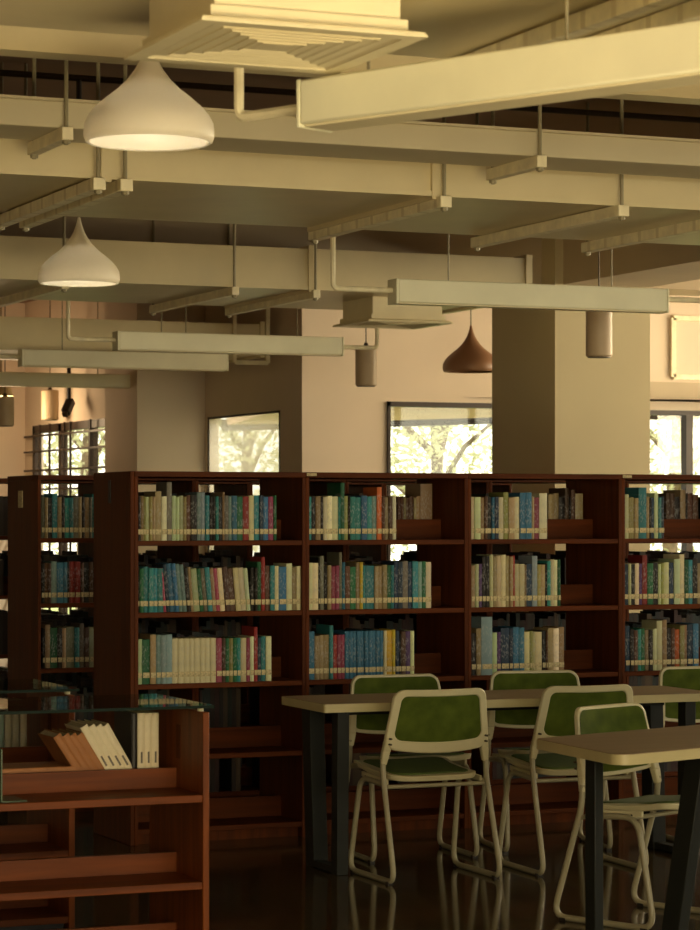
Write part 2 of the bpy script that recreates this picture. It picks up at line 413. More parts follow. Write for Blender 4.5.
# mouldings on the far right of the back wall
xm0 = XY(672, F1Y)
mt = MB(); zt, zb = onY(672, 318, F1Y).z, onY(672, 377, F1Y).z
for a in ((xm0, XR, zb - .02, zb + .02), (xm0, XR, zt - .02, zt + .02), (xm0 - .02, xm0 + .02, zb, zt)): mt.box(a[0], a[1], F1Y - .03, F1Y, a[2], a[3])
struct('trim_1', mt, M['strut'])
struct('trim_2', MB().box(XY(640, F1Y), XR, F1Y - .02, F1Y, onY(660, 398, F1Y).z, onY(660, 382, F1Y).z), M['beam'], smooth=False)
# column and beams
cx0, cx1, cy0 = XY(555, 14.95), XY(650, 14.95), 14.95
cy1 = onX(492, 450, cx0).y
struct('column', MB().box(cx0, cx1, cy0, cy1, 0, ZC), M['colm'], smooth=False)
bz = 3.05
struct('ceiling_beam_cross', MB().box(XL, cx0, 15.14, 15.42, bz, ZC).box(cx1, XR, 14.97, 15.42, bz, ZC), M['beam'], smooth=False)
struct('ceiling_beam_long', MB().box(cx0 + .06, cx1 - .02, YB, cy0, bz, ZC), M['beam'], smooth=False)
struct('ceiling_beam_near', MB().box(XL, cx0 + .06, 8.02, 8.14, 3.045, ZC), M['duct'], smooth=False)

# ------------------------------------------------------------------ ducts, trays, hangers
def duct(name, x0, x1, y0, y1, z0, z1, flanges, label, mat='duct'):
    r = thing(name, ((x0 + x1) / 2, (y0 + y1) / 2, z0), label, 'air duct', 'wide air ducts under the ceiling')
    MB().box(x0, x1, y0, y1, z0, z1).build('duct_body', M[mat], r, bevel=.004)
    f = MB(); f.box(x0, x1, y0 - .012, y0 + .002, z0 - .006, z0 + .016)
    f.build('bottom_seam', M[mat], r)
    for fx in flanges:
        g = MB(); e = .018
        g.box(fx - .02, fx + .02, y0 - e, y0, z0 - e, z1 + e); g.box(fx - .02, fx + .02, y1, y1 + e, z0 - e, z1 + e)
        g.box(fx - .02, fx + .02, y0, y1, z0 - e, z0); g.box(fx - .02, fx + .02, y0, y1, z1, z1 + e)
        g.build('flange', M[mat], r)
    return r
DX1 = 7.0
DZ0, DZ1 = 2.85, 3.09
Y1a, Y1b = 5.0, 6.62      # closest duct
Y2a, Y2b = 9.48, 10.78
Y3a, Y3b = 13.75, 15.1
Y4a, Y4b = 18.0, 19.35
duct('air_duct', XL + .05, DX1, Y1a, Y1b, DZ0, DZ1, [], 'wide cream air duct overhead, its flat underside above the big square diffuser')
duct('air_duct', XL + .05, DX1, Y2a, Y2b, DZ0, DZ1, [XY(105, Y2a), XY(435, Y2a)], 'wide cream air duct running behind the thin cable tray, brown underside showing')
duct('air_duct', XL + .05, DX1, Y3a, Y3b, DZ0, DZ1 - .01, [XY(311, Y3a), XY(528, Y3a)], 'wide cream air duct behind the smaller white pendant lamp')
duct('air_duct', XL + .05, XY(264, Y4a), Y4a, Y4b, 2.74, 2.97, [XY(262, Y4a)], 'farthest dull air duct, ending beside the skewed window wall')
t = thing('cable_tray', (3, 9.1, 2.95), 'thin pale cable tray hung in front of the second air duct', 'cable tray')
MB().box(XL + .05, 8.0, 8.96, 9.3, 2.95, 3.045).build('tray_body', M['tray'], t, bevel=.004)
MB().box(XL + .05, 8.0, 8.95, 9.31, 3.045, 3.055).build('tray_lid', M['tray'], t)

def hanger(p_near, y_far, z, label, rods=True, rod='rodl', w=.042, over=.04, group='strut hangers under the ducts'):
    x = p_near.x; y0 = p_near.y - over
    r = thing('duct_hanger', (x, (y0 + y_far) / 2, z), label, 'duct hanger', group)
    c = MB(); c.box(x - w / 2, x + w / 2, y0, y_far + .05, z - .046, z)
    c.build('channel', M['slotted' if 'slotted' in label else 'strut'], r, bevel=.003)
    for yy in ([y0 + .02, y_far + .03] if rods else [y_far + .03]):
        MB().tube([(x, yy, z - .062), (x, yy, ZC)], .008, 8).build('rod', M[rod], r)
        MB().tube([(x, yy, z - .058), (x, yy, z - .046)], .015, 6).build('nut', M['rodl'], r)
    return r
for px, py, wd, lb in ((95, 179, .05, 'slotted strut hanger passing below the big white lamp, closer to the picture edge'),
                       (122, 183, .05, 'plain strut hanger just beside the slotted one below the big white lamp'),
                       (440, 197, .05, 'slotted strut hanger under the second duct at its bolted flange'),
                       (617, 208, .05, 'strut hanger under the second duct left of the brown ceiling beam'),
                       (737, 217, .05, 'slotted strut hanger under the second duct reaching the frame edge')):
    q = onZ(px, py, DZ0 - .02); q.y = Y2a - .02; q.x = XY(px, Y2a)
    hanger(q, Y2b, DZ0 - .008, lb, w=wd)
for px, lb in ((62, 'strut hanger under the third duct behind the small white lamp'), (232, 'strut hanger with upright rod across the third duct'),
               (313, 'strut hanger under the third duct at its flange bracket')):
    hanger(Vector((XY(px, Y3a), Y3a - .02, 0)), Y3b, DZ0 - .008, lb)
for px, lb in ((452, 'slotted strut hanger under the closest duct, above the long white light'), (512, 'smooth strut hanger under the closest duct beside the slotted one')):
    q = onY(px, 60, Y1b)
    hanger(Vector((q.x, Y1a, 0)), Y1b, DZ0 - .008, lb, rods=True)
for px, lb in ((67, 'short bracket hanger under the cable tray beside the big lamp'), (541, 'short bracket hanger under the cable tray below the long white light')):
    x = XY(px, 8.93)
    hanger(Vector((x, 8.94, 0)), 9.32, 2.95, lb, over=.02)
# bracket at the end of the farthest duct
xe = XY(266, Y4a)
r = thing('duct_hanger', (xe, Y4a, 2.6), 'small open strut frame at the end of the farthest duct', 'duct hanger', 'strut hangers under the ducts')
MB().bar((xe, Y4a - .03, 2.68), (xe, Y4a - .03, ZC), .03, .03).build('rod', M['strut'], r)
MB().bar((xe - .26, Y4a - .03, 2.68), (xe, Y4a - .03, 2.68), .03, .03).build('channel', M['strut'], r)
MB().bar((xe - .26, Y4a - .03, 2.68), (xe - .26, Y4a - .03, ZC), .025, .025).build('rod', M['strut'], r)
# suspended dark rods and pipes in the void
def dark_pipe(p, q, rr, label, drop=()):
    r = thing('sprinkler_pipe', p, label, 'pipe')
    MB().tube([p, q], rr, 10).build('pipe_run', M['rod'], r)
    for x in drop:
        MB().tube([(x, p[1], p[2]), (x, p[1], p[2] - .16)], .012, 8).lathe([(.012, -.16), (.05, -.17), (.05, -.18), (.01, -.2)], (x, p[1], p[2]), 16).build('sprinkler_head', M['rod'], r)
dark_pipe((XL + .1, 10.5, 3.40), (8.1, 10.5, 3.40), .014, 'dark sprinkler pipe under the ceiling above the cable tray', (XY(79, 10.5),))
dark_pipe((XL + .1, 16.6, 3.30), (7.0, 16.6, 3.30), .02, 'dark pipe high between the last two ducts')

# linear light fixtures
def fixture(p, q, w, h, label, conduits=(), ztop=ZC):
    p, q = Vector(p), Vector(q); d = (q - p); L = d.length; rz = math.atan2(d.y, d.x)
    mid = (p + q) / 2
    r = thing('linear_light', mid, label, 'ceiling light', 'long box lights hung from the ceiling', rz)
    MB().box(-L / 2 + .012, L / 2 - .012, -w / 2, w / 2, .006, h).build('housing', M['fix'], r, bevel=.006, local=True)
    MB().box(-L / 2 + .02, L / 2 - .02, -w / 2 + .012, w / 2 - .012, 0, .006).build('lens', M['diff'], r, local=True)
    for s in (-1, 1):
        MB().box(min(s * L / 2, s * (L / 2 - .012)), max(s * L / 2, s * (L / 2 - .012)), -w / 2 - .001, w / 2 + .001, -.001, h + .001).build('end_cap', M['fix'], r, bevel=.003, local=True)
    for c in conduits: MB().tube(c, .014, 8, .03).build('conduit', M['strut'], r)
    for s in ((-.36, .1) if ztop == DZ0 else (-.3, .3)): MB().tube([(s * L, 0, h), (s * L, 0, ztop - mid.z)], .004, 6).build('suspension_wire', M['rodl'], r, local=True)
    return r
a, b = atD(313, 130, 6.76), atD(762, 73, 5.86)
cz = a.z + .06
b2 = a + (b - a) * 1.0; b2.z = a.z
ce = atD(239, 112, 6.95); ce.z = cz
fixture(a, b2, .13, .122, 'big long cream box light crossing the top corner, nearest the viewer', [[(ce.x, ce.y, DZ0), ce, a + Vector((0, 0, .06))]], DZ0)
def fix_line(pxa, pxb, pyb, d, z, h, label, left=None, right=None, ztop=ZC):
    p = onZ(pxa, pyb, z); Y = p.y
    x0, x1 = p.x, XY(pxb, Y)
    cs = []
    if left: cs.append([(XY(left, Y), Y, ZC), (XY(left, Y), Y, z + h * .55), (x0, Y, z + h * .55)])
    if right == 'on': cs.append([(x1, Y, z + h * .6), (x1 + 1.2, Y, z + h * .6)])
    elif right: cs.append([(XY(right, Y), Y, ZC), (XY(right, Y), Y, z + h * .5), (x1, Y, z + h * .5)])
    return fixture((x0, Y, z), (x1, Y, z), .11, h, label, cs, ztop)
fix_line(392, 664, 304, 13, 2.605, .122, 'long cream box light in front of the square grey diffuser', 333, 'on')
fix_line(115, 341, 350.5, 16.5, 2.595, .12, 'pale green box light above the skewed window', 68, 377)
fix_line(20, 226, 366.5, 18.3, 2.60, .12, 'dull box light just under and behind the pale green one', -6)
fix_line(-60, 136, 385, 20, 2.562, .11, 'farthest dull box light above the barred window')

# square diffusers
def diffuser(name, c, s, z, ztop, label):
    cx, cy = c
    r = thing('ceiling_diffuser', (cx, cy, z), label, 'air diffuser', 'square air diffusers under the ducts')
    rings = MB(); h = s / 2
    def ring(mb, a, b, za, zb):
        P = lambda k, zz: [(cx - k, cy - k, zz), (cx + k, cy - k, zz), (cx + k, cy + k, zz), (cx - k, cy + k, zz)]
        mb.loft([P(a, za), P(b, zb), P(b, zb + .006), P(a, za + .006)], closed=True)
    fr = MB(); ring(fr, h, h - .045, z, z)
    fr.build('face_frame', M['diff'], r)
    for i in range(6):
        a = h - .05 - i * .034
        v = MB(); ring(v, a, a - .017, z + .002, z + .018); v.build('louvre', M['diff'], r)
    MB().box(cx - h + .05, cx + h - .05, cy - h + .05, cy + h - .05, z + .026, z + .03).build('gap_shade_plate', M['rod'], r)  # added dark sheet, stands in for the shade in the louvre gaps
    MB().box(cx - .04, cx + .04, cy - .04, cy + .04, z + .004, z + .012).build('centre_plate', M['diff'], r)
    b = MB(); k = h - .035
    P = lambda zz, k: [(cx - k, cy - k, zz), (cx + k, cy - k, zz), (cx + k, cy + k, zz), (cx - k, cy + k, zz)]
    b.loft([P(z + .006, h - .003), P(z + .012, h - .004), P(z + .02, k), P(z + .045, k), P(z + .045, k - .014), P(ztop, k - .014)])
    b.build('plenum_box', M['diff'], r)
    return r
q0, q1, q2 = onZ(213, 14, 2.7), onZ(424, 36, 2.7), onZ(124, 55, 2.7)
sz = ((q1 - q0).length + (q2 - q0).length) / 2
diffuser('a', ((q0.x + q1.x) / 2 + .008, q0.y + sz / 2 + .075), sz, 2.7, DZ0, 'big cream square louvred air diffuser above the large white lamp')
p0, p1 = onZ(452, 323.6, 2.7), onZ(407, 328.5, 2.7)
diffuser('b', (p0.x - .27, p0.y + .27), .55, 2.7, DZ0, 'small grey-green square air diffuser in mid-room behind the box light')

# ------------------------------------------------------------------ pendants and speakers
PROF = [(.94, 0), (.97, 0.02), (1.0, .10), (1.0, .18), (.985, .3), (.92, .42), (.82, .54), (.66, .68), (.48, .82), (.33, .97), (.22, 1.12), (.14, 1.27), (.085, 1.42), (.05, 1.55), (.03, 1.64)]
def pendant(c, rad, label, mat):
    r = thing('pendant_lamp', c, label, 'pendant lamp', 'teardrop pendant lamps')
    pr = [(a * rad, z * rad) for a, z in PROF]
    ins = [(a * rad - .006, z * rad + .003) for a, z in PROF[:-3]]
    m = MB(); m.lathe(pr + [(.001, pr[-1][1] + .002)], c, 48)
    m.lathe(ins[::-1], c, 48); 
    k = len(pr)
    m.lathe([(pr[0][0], pr[0][1]), (ins[0][0], ins[0][1])], c, 48)
    m.build('shade', M[mat], r)
    MB().tube([(c.x, c.y, c.z + 1.6 * rad), (c.x, c.y, ZC)], .005, 8).build('cord', M['rodl'], r)
    MB().lathe([(.001, -.08), (.03, -.07), (.045, -.03), (.03, .02), (.018, .05), (.018, .12)], c + Vector((0, 0, .155)), 20).build('bulb', M['diff'], r)
    MB().lathe([(.05, ZC - .03 - c.z), (.05, ZC - c.z)], c, 24, True, True).build('ceiling_rose', M['rodl'], r)
    if mat == 'shade':
        l = bpy.data.lights.new('pendant_bulb', 'POINT'); l.energy = 1.15; l.color = (1, .95, .84); l.shadow_soft_size = .03
        lo = bpy.data.objects.new('pendant_bulb', l); COL.objects.link(lo); lo.location = c + Vector((0, 0, .02))
    return r
pendant(atD(149, 143, 7.95), .2, 'large white teardrop pendant lamp hanging in front of the ducts', 'shade')
pendant(atD(79, 284, 12.75), .2, 'smaller white teardrop pendant lamp over the barred window', 'shade')
pendant(atD(471, 372, 18.3), .2, 'brown teardrop pendant lamp in front of the back window', 'shadeb')
def speaker(c, rad, h, label):
    r = thing('ceiling_speaker', c, label, 'speaker', 'cylindrical speakers on wires')
    MB().lathe([(rad * .9, 0), (rad, .008), (rad, h - .008), (rad * .9, h)], c, 32, True, True).build('can', M['spk'], r)
    MB().lathe([(rad * .86, -.004), (rad * .86, .0)], c, 24, True, True).build('grille', M['rod'], r)
    MB().tube([(c.x, c.y, c.z + h), (c.x, c.y, ZC)], .004, 6).lathe([(.02, h), (.012, h + .03)], c, 12, True, True).build('wire', M['rod'], r)
speaker(atD(366, 386, 17.7), .073, .265, 'beige cylindrical speaker hanging beside the grey square diffuser')
speaker(atD(599, 357, 14.3), .073, .255, 'beige cylindrical speaker hanging in front of the wide column')
speaker(atD(50, 420, 22.6), .075, .26, 'beige cylindrical speaker over the barred window')
speaker(atD(84, 417, 22.9), .075, .26, 'beige cylindrical speaker next to the security camera')
speaker(atD(5, 426, 20.6), .072, .23, 'beige cylindrical speaker cut by the picture edge beside the barred window')
lampc = atD(1, 396, 22.4)
r = thing('ceiling_lamp', lampc, 'small white drop lamp at the picture edge near the barred window', 'ceiling lamp')
MB().lathe([(.05, .2), (.06, .16), (.10, .02), (.11, 0)], lampc, 28, True, False).build('shade', M['white'], r)
MB().tube([(lampc.x, lampc.y, lampc.z + .2), (lampc.x, lampc.y, ZC)], .008, 8).build('stem', M['rodl'], r)
# cctv camera
c = atD(69, 404, 22.2)
r = thing('security_camera', c, 'black security camera on a thin drop pole by the barred window', 'security camera')
MB().tube([(c.x, c.y, c.z + .02), (c.x, c.y, 3.1)], .018, 8).build('pole', M['dark'], r)
MB().bar(c + Vector((.02, .01, .03)), c + Vector((-.05, -.06, -.08)), .07, .07).build('camera_body', M['dark'], r, bevel=.01)
MB().bar(c + Vector((-.05, -.06, -.08)), c + Vector((-.06, -.075, -.1)), .045, .045).build('lens', M['rod'], r)

# ------------------------------------------------------------------ bookcases
ZS = [.075, .42, .76, 1.10, 1.44]
ZTOP, TH = 1.77, .026
MY, MD = 11.70, .58
PITCH, X0 = .872, 3.862
def tall_bookcase(x0, x1, y0, label, first=False, group='tall open bookcases'):
    r = thing('tall_bookcase', ((x0 + x1) / 2, y0 + MD / 2, 0), label, 'bookcase', group)
    t = .018; y1 = y0 + MD
    for a in (x0, x1 - t): MB().box(a, a + t, y0, y1, 0, ZTOP - TH).build('side_panel', M['wood_v'], r, bevel=.002)
    MB().box(x0, x1, y0 - .004, y1 + .004, ZTOP - TH, ZTOP).build('top_panel', M['wood_h'], r, bevel=.002)
    for z in ZS:
        MB().box(x0 + t, x1 - t, y0 + .004, y1 - .004, z - .024, z).build('shelf', M['wood_h'], r, bevel=.002)
        MB().box(x0 + t, x1 - t, y0 + MD / 2 - .01, y0 + MD / 2 + .01, z, z + .1).build('middle_rail', M['wood_h'], r)
    MB().box(x0 + .02, x1 - .02, y0 + .05, y1 - .05, 0, .05).build('plinth', M['wood_v'], r)
    return r
RW = ['first', 'second', 'third', 'fourth']
cases = []
for i in range(4):
    r = tall_bookcase(X0 + i * PITCH, X0 + (i + 1) * PITCH - .001, MY, ['first tall cherry bookcase of the front run, with the broad end panel', 'second tall cherry bookcase of the front run, behind the far table',
        'third tall cherry bookcase of the front run, in front of the wide column', 'fourth tall cherry bookcase of the front run, cut by the frame'][i])
    cases.append(r)
    xs = {0: None, 1: X0 + PITCH + .008, 2: None, 3: X0 + 3 * PITCH + .008}[i]
    if xs is not None: MB().box(xs - .006, xs + .045, MY - .008, MY - .004, ZTOP - .018, ZTOP - .004).build('shelf_label', M['label'], r)
# end panel facing plus its slotted sign holder
MB().box(X0 - .022, X0 - .0005, MY, MY + MD, 0, ZTOP).build('end_panel', M['wood_v'], cases[0], bevel=.003)
MB().box(X0 - .026, X0 - .022, MY + .30, MY + .335, 1.62, 1.73).build('sign_holder', M['dark'], cases[0])
RY2 = 13.10; RX2 = XY(41, RY2) - .018
for i in range(5):
    r = tall_bookcase(RX2 + i * PITCH, RX2 + (i + 1) * PITCH - .001, RY2, ['end bookcase of the second run, standing behind the broad end panel', 'second bookcase of the second run, seen between front books',
        'third bookcase of the second run, hidden behind the third front bookcase', 'fourth bookcase of the second run, behind the fourth front bookcase', 'fifth bookcase of the second run, in front of the wide column'][i])
    if i == 0:
        MB().box(RX2 - .004, RX2, RY2 + .28, RY2 + .36, 1.60, 1.69).build('sign_holder', M['label'], r)
RY3 = 14.50
for i in range(4):
    tall_bookcase(RX2 - .03 + i * PITCH, RX2 - .03 + (i + 1) * PITCH - .001, RY3, ['end bookcase of the third run, a sliver at the picture edge', 'second bookcase of the third run, glimpsed through the shelves',
        'third bookcase of the third run, glimpsed through the shelves', 'last bookcase of the third run, next to the column'][i])

# ------------------------------------------------------------------ books
CB = {'c': ((208, 200, 160), 'cream'), 'w': ((224, 214, 176), 'ivory'), 'k': ((34, 30, 26), 'black'), 'e': ((156, 136, 98), 'tan'), 'l': ((146, 140, 84), 'olive'),
      'p': ((178, 190, 146), 'pale green'), 'q': ((112, 110, 94), 'grey'), 'd': ((84, 58, 40), 'brown'), 's': ((126, 150, 146), 'grey-blue'), 't': ((50, 128, 130), 'teal'),
      'b': ((52, 106, 136), 'blue'), 'n': ((36, 56, 78), 'navy'), 'g': ((34, 94, 60), 'green'), 'r': ((150, 46, 40), 'red'), 'o': ((196, 92, 44), 'orange'),
      'm': ((148, 62, 86), 'pink'), 'y': ((200, 172, 52), 'yellow'), 'v': ((84, 60, 104), 'purple')}
HT = {'a': .195, 'b': .213, 'c': .232, 'd': .258, 'e': .285}
ORD = ['first', 'second', 'third', 'fourth', 'fifth', 'sixth', 'seventh', 'eighth', 'ninth', 'tenth', 'eleventh', 'twelfth', 'thirteenth', 'fourteenth', 'fifteenth', 'sixteenth',
       'seventeenth', 'eighteenth', 'nineteenth', 'twentieth'] + ['twenty-' + w for w in ('first', 'second', 'third', 'fourth', 'fifth', 'sixth', 'seventh', 'eighth', 'ninth')] + ['thirtieth'] + \
      ['thirty-' + w for w in ('first', 'second', 'third', 'fourth', 'fifth', 'sixth', 'seventh', 'eighth', 'ninth')] + ['fortieth']
def book_mesh(name, w, h, dep, label=True, kind='book', mat=None, col=None, loc=(0, 0, 0), lean=0, pages=True):
    # local: spine toward -Y at y=0, base at z=0, centred in x
    cv = MB(); b = .0022; hw = w / 2; k = min(.004, w * .25)
    prof = [(-hw, dep), (-hw, k), (-hw * .6, .0005), (0, -.0015), (hw * .6, .0005), (hw, k), (hw, dep), (hw - b, dep), (hw - b, k + .002), (0, .003), (-hw + b, k + .002), (-hw + b, dep)]
    cv.loft([[(x, y, 0) for x, y in prof], [(x, y, h) for x, y in prof]])
    o = cv.build(name, mat or M['book'], None, origin=(0, 0, 0))
    o.location = loc; o.rotation_euler = (0, lean, 0)
    if col: o.color = srgb(*col)
    if pages and w > .006:
        MB().box(-hw + b, hw - b, .004, dep - .004, .003, h - .004).build('pages', M['paper'], o, local=True, smooth=False)
    if label:
        lz = .030
        MB().box(-hw * .86, hw * .86, -.0028, -.0012, lz, lz + .025).build('spine_label', M['label'], o, local=True, smooth=False)
    return o
def parse(s):
    out = []
    for tk in s.split():
        c = tk[0]; ht = tk[-1] if tk[-1] in HT else 'b'
        n = tk[1:].rstrip('abcde'); out.append((c, float(n), ht))
    return out
COUNT = 0
def shelf_books(spec, pa, pb, yf, z, where, lean=None, dep=.17, labels=True, group=None, journal=(), back=False):
    global COUNT
    items = parse(spec); tot = sum(w for _, w, _ in items)
    xa, xb = XY(pa, yf), XY(pb, yf); sc_ = (xb - xa) / tot
    x = xa
    for i, (c, w, ht) in enumerate(items):
        wd = w * sc_; hh = HT[ht] * random.uniform(.975, 1.02) if i not in journal else HT[ht]
        if i in journal: 
            col, cn = CB[c]
        else:
            col, cn = CB[c]; j = random.uniform(.86, 1.12); col = tuple(min(255, v * j * random.uniform(.95, 1.05)) for v in col)
        ln = 0; dx = 0
        if lean and lean[0] <= i <= lean[1]:
            ln = -R(lean[2]); hh *= .985; 
        nm = 'bound_journal' if i in journal else 'book'
        o = book_mesh(nm, max(.004, wd * .965), hh, dep * random.uniform(.92, 1.05), labels, loc=(x + wd / 2 + (hh * 0), yf + random.uniform(0, .008), z + .0006 + (abs(math.sin(ln)) * wd / 2 if ln else 0)), lean=ln, col=col)
        size = {'a': 'short', 'b': 'medium', 'c': 'tall', 'd': 'big', 'e': 'oversized'}[ht]
        if w <= 3: size = 'thin ' + size if ht not in 'b' else 'thin'
        elif w >= 7: size = 'thick'
        elif ht == 'b': size = ''
        lb = ' '.join((size + ' ' + cn + (' journal volume' if i in journal else ' book')).split())
        tag(o, f'{lb}, {ORD[i]} along, {where}', 'journal' if i in journal else 'book', group or f'books {where}')
        x += wd; COUNT += 1
FY = MY + .018
R1, R2, R3 = ZS[4], ZS[3], ZS[2]
sh = lambda row, bay: f'{row} shelf of the {bay} front bookcase'
shelf_books('k3b e3b l2b p3b l3b e3b e6c c5b q5e p4b p3b p4b e3b d4b k6b s4c s4c t4b k3b k3b t3b k4b e2c q4b s3b b5b g6b r6b c5b t5b n4b b5b m5b g3b', 138, 277, FY, R1, sh('top', 'first'))
shelf_books('t4b k4b e5b k3b c4b w5b c6b t2b g4e l4b k2b t5b t6b b6b t5b s5b o5d d3b e4b d4b c4b', 308, 397, FY, R1, sh('top', 'second'))
shelf_books('c3b p6b e4b d3b k4b b3b n4b c5b l5c e6b c5b b6c b6c e3b m5b w8c', 472, 548, FY, R1, sh('top', 'third'))
shelf_books('c4c l2b e4b e4b t8d e3b k2b n3b p4c t3b n3b', 625, 665, FY, R1, sh('top', 'fourth'))
shelf_books('k2b g4b t5b t5b t4b t6b m3b n4c b5c b4c s4c s4c k4b e3b p6b g4b q4b t5b e4b m4b c5b d5b d6b c5b c6b p4b k4b k3b g4c r4d d5b t5b c4b b8b c6c e5b c6b', 138, 303, FY, R2, sh('middle', 'first'), lean=(6, 25, 5))
shelf_books('c5c c6c k2d q4d k3b e4b m4b m4b q3e b3c d5b g6b e4c y3c t3b t9b e4b e4b e5b g4b t3b n4c n5c q6c n4c t6c s4c g4c w6c', 308, 432, FY, R2, sh('middle', 'second'))
shelf_books('e4b p4b v4b k4d k4d c4d e4d c5d c5d e4d e4d r2d c5b c6b e2b n6b s6d l4b e5b k2b t4c c4c w4c g3c', 472, 561, FY, R2, sh('middle', 'third'))
shelf_books('n4b c3b k4b c4b v3b r5d g6b k5b p3b l3b c5b n5b p6c c5d g4c t4c k5c e4b', 625, 702, FY, R2, sh('middle', 'fourth'))
shelf_books('p5b g8b e6c s5c s5c s7c c6b c6b c6b c5b c6b c5b c6b c6b m6b d4b g4b l4b g4b t4b c6b m4b c4b r4d n4b t5b c6b', 138, 272, FY, R3, sh('third', 'first'), journal=range(6, 14))
shelf_books('b7c e5b e4b e6b t4d r4b m4b m4b b4c b4c b4c b4c b4c b4c b4c b4c b4c b4c c3c y6c y3c n4c k2b d5c v5c c4c', 308, 415, FY, R3, sh('third', 'second'), journal=range(8, 18))
shelf_books('k5b e5c s12e p5b v4b n9c n4c b6c b6c c6b l3b c3b c7b k4b d2b e6c w6c e6c', 472, 565, FY, R3, sh('third', 'third'))
shelf_books('n5c k4b d4b t4b g4b e4b k4b p4b c6d e5d k5b d4b o5b l5c e3c n6c b6c', 626, 699, FY, R3, sh('third', 'fourth'))
bk = lambda bay: f'behind the rail, top shelf, {bay} front bookcase'
BY = MY + MD / 2 + .016
shelf_books('d4b d3b e3b d4b d5b e3b e5b', 398, 421, BY, R1, bk('second'), dep=.2, labels=False)
shelf_books('e10e', 421, 433, BY, R1, bk('second') + ' end', dep=.2, labels=False)
shelf_books('e5c e5c k6b d4d k2b d4d e8c', 549, 584, BY, R1, bk('third'), dep=.2, labels=False)
shelf_books('d4c d4c k5b e5d k2c d5c d5c', 667, 699, BY, R1, bk('fourth'), dep=.2, labels=False)
# second run, end bookcase
F2 = RY2 + .02
sb = lambda row: f'{row} shelf, end bookcase of second run'
shelf_books('q3b e3b k4b t5c e4b k3b t4b t4b q5b e3b k3b e4b q3b t5c', 42, 98, F2, R1, sb('top'))
shelf_books('k3b d3b d3b s5b b6b b4b k2b r5b r5b d3b k5b d4b k4b', 42, 98, F2, R2, sb('middle'))
shelf_books('k2b e4c g6b k4b e3b q7b t4b q4c d4b p7b', 43, 98, F2, R3, sb('third'))
# the countless rest, glimpsed in the dark behind the rails and in the runs behind
ms = MB()
def fill(xa, xb, y0, y1, z, gaps, frac=1.0, hmax=.27):
    x = xa
    while x < xb - .03:
        w = random.uniform(.016, .04)
        if random.random() < .04: x += random.uniform(.02, .1)
        dmid = ray(0, 0)
        u = ((x + w / 2) * ca - (y0) * sa) / ((x + w / 2) * sa + y0 * ca); px = 350 + FPX * u
        if not any(a < px < b for a, b in gaps) and random.random() < frac:
            ms.box(x, x + w - .001, y0, y1, z + .001, z + random.uniform(.2, hmax))
        x += w
SLIT = [(242, 262)]
TOPGAP = [(240, 262), (372, 414)]
for zi, z in enumerate(ZS[2:]):
    top = zi == 2
    for i in range(4):
        xa, xb = X0 + i * PITCH + .03, X0 + (i + 1) * PITCH - .05
        if top and i in (1, 2, 3):
            lim = {1: 393, 2: 545, 3: 662}[i]; xb = XY(lim, BY)
        else: xb = xa + (xb - xa) * (.66 if i != 2 else .5)
        fill(xa, xb, BY, BY + .2, z, TOPGAP if top else [(240, 262), (395, 402)], .93, .235)
for yy, xo in ((RY2, RX2), (RY3, RX2 - .03)):
    for zi, z in enumerate(ZS):
        for i in range(5 if yy == RY2 else 4):
            xa, xb = xo + i * PITCH + .03, xo + (i + 1) * PITCH - .1
            if yy == RY2 and i == 0 and zi >= 2: xa = XY(100, F2)
            fill(xa, xb, yy + .02, yy + .2, z, SLIT + ([(372, 414)] if zi > 2 else []), .95, .25 if zi != 4 else .23)
            fill(xo + i * PITCH + .03, xb, yy + MD / 2 + .05, yy + MD / 2 + .25, z, SLIT + ([(372, 414)] if zi > 2 else []), .8, .25 if zi != 4 else .23)
tag(ms.build('shelved_books', M['mass'], smooth=False, origin=(0, 0, 0)), 'dim mass of mixed books on the shelves behind the front rows', 'books', kind='stuff')

# ------------------------------------------------------------------ low glass-topped bookcases
LH = .90
def low_bookcase(x0, x1, y0, label):
    dp = .58; t = .024; y1 = y0 + dp
    r = thing('low_bookcase', ((x0 + x1) / 2, y0 + dp / 2, 0), label, 'bookcase', 'low glass-topped bookcases')
    for a in (x0, x1 - t):
        p = MB().box(a, a + t, y0, y1, 0, LH - .015).build('side_panel', M['wood_lv'], r, bevel=.003)
        for yy in (y0 + .06, y1 - .06): MB().lathe([(.011, LH - .015), (.011, LH)], (a + t / 2, yy, 0), 14, True, True).build('standoff', M['white'], r)
    MB().box(x1 - t - .002, x1 - t, y0 + .235, y0 + .275, LH - .195, LH - .075).build('panel_slot', M['wood_v'], r)
    for z in (.60, .30, .05):
        MB().box(x0 + t, x1 - t, y0 + .004, y1 - .004, z - .026, z).build('shelf', M['wood_lh'], r, bevel=.002)
        MB().box(x0 + t, x1 - t, y0 + dp / 2 - .012, y0 + dp / 2 + .012, z, z + .07).build('middle_rail', M['wood_lh'], r)
    MB().box(x0 + .03, x1 - .03, y0 + .05, y1 - .05, 0, .024).build('plinth', M['dark'], r)
    g = MB().box(x0 - .01, x1 + .012, y0 - .01, y1 + .03, LH, LH + .010).build('glass_top', M['gtop'], r, smooth=False)
    e = MB(); e.box(x0 - .012, x1 + .014, y0 - .013, y0 - .0101, LH, LH + .010); e.box(x1 + .0121, x1 + .014, y0 - .0101, y1 + .03, LH, LH + .010)
    e.build('glass_edge', M['gedge'], g)
    return r
LX1, LY0 = onY(209.5, 708, 8.46).x, 8.46
low_bookcase(LX1 - .93, LX1, LY0, 'low orange-cherry bookcase in front with a glass top and leaning journals')
LX2, LY2 = onY(75, 692, 9.45).x, 9.45
low_bookcase(LX2 - .93, LX2, LY2, 'low glass-topped bookcase standing behind the front low one')

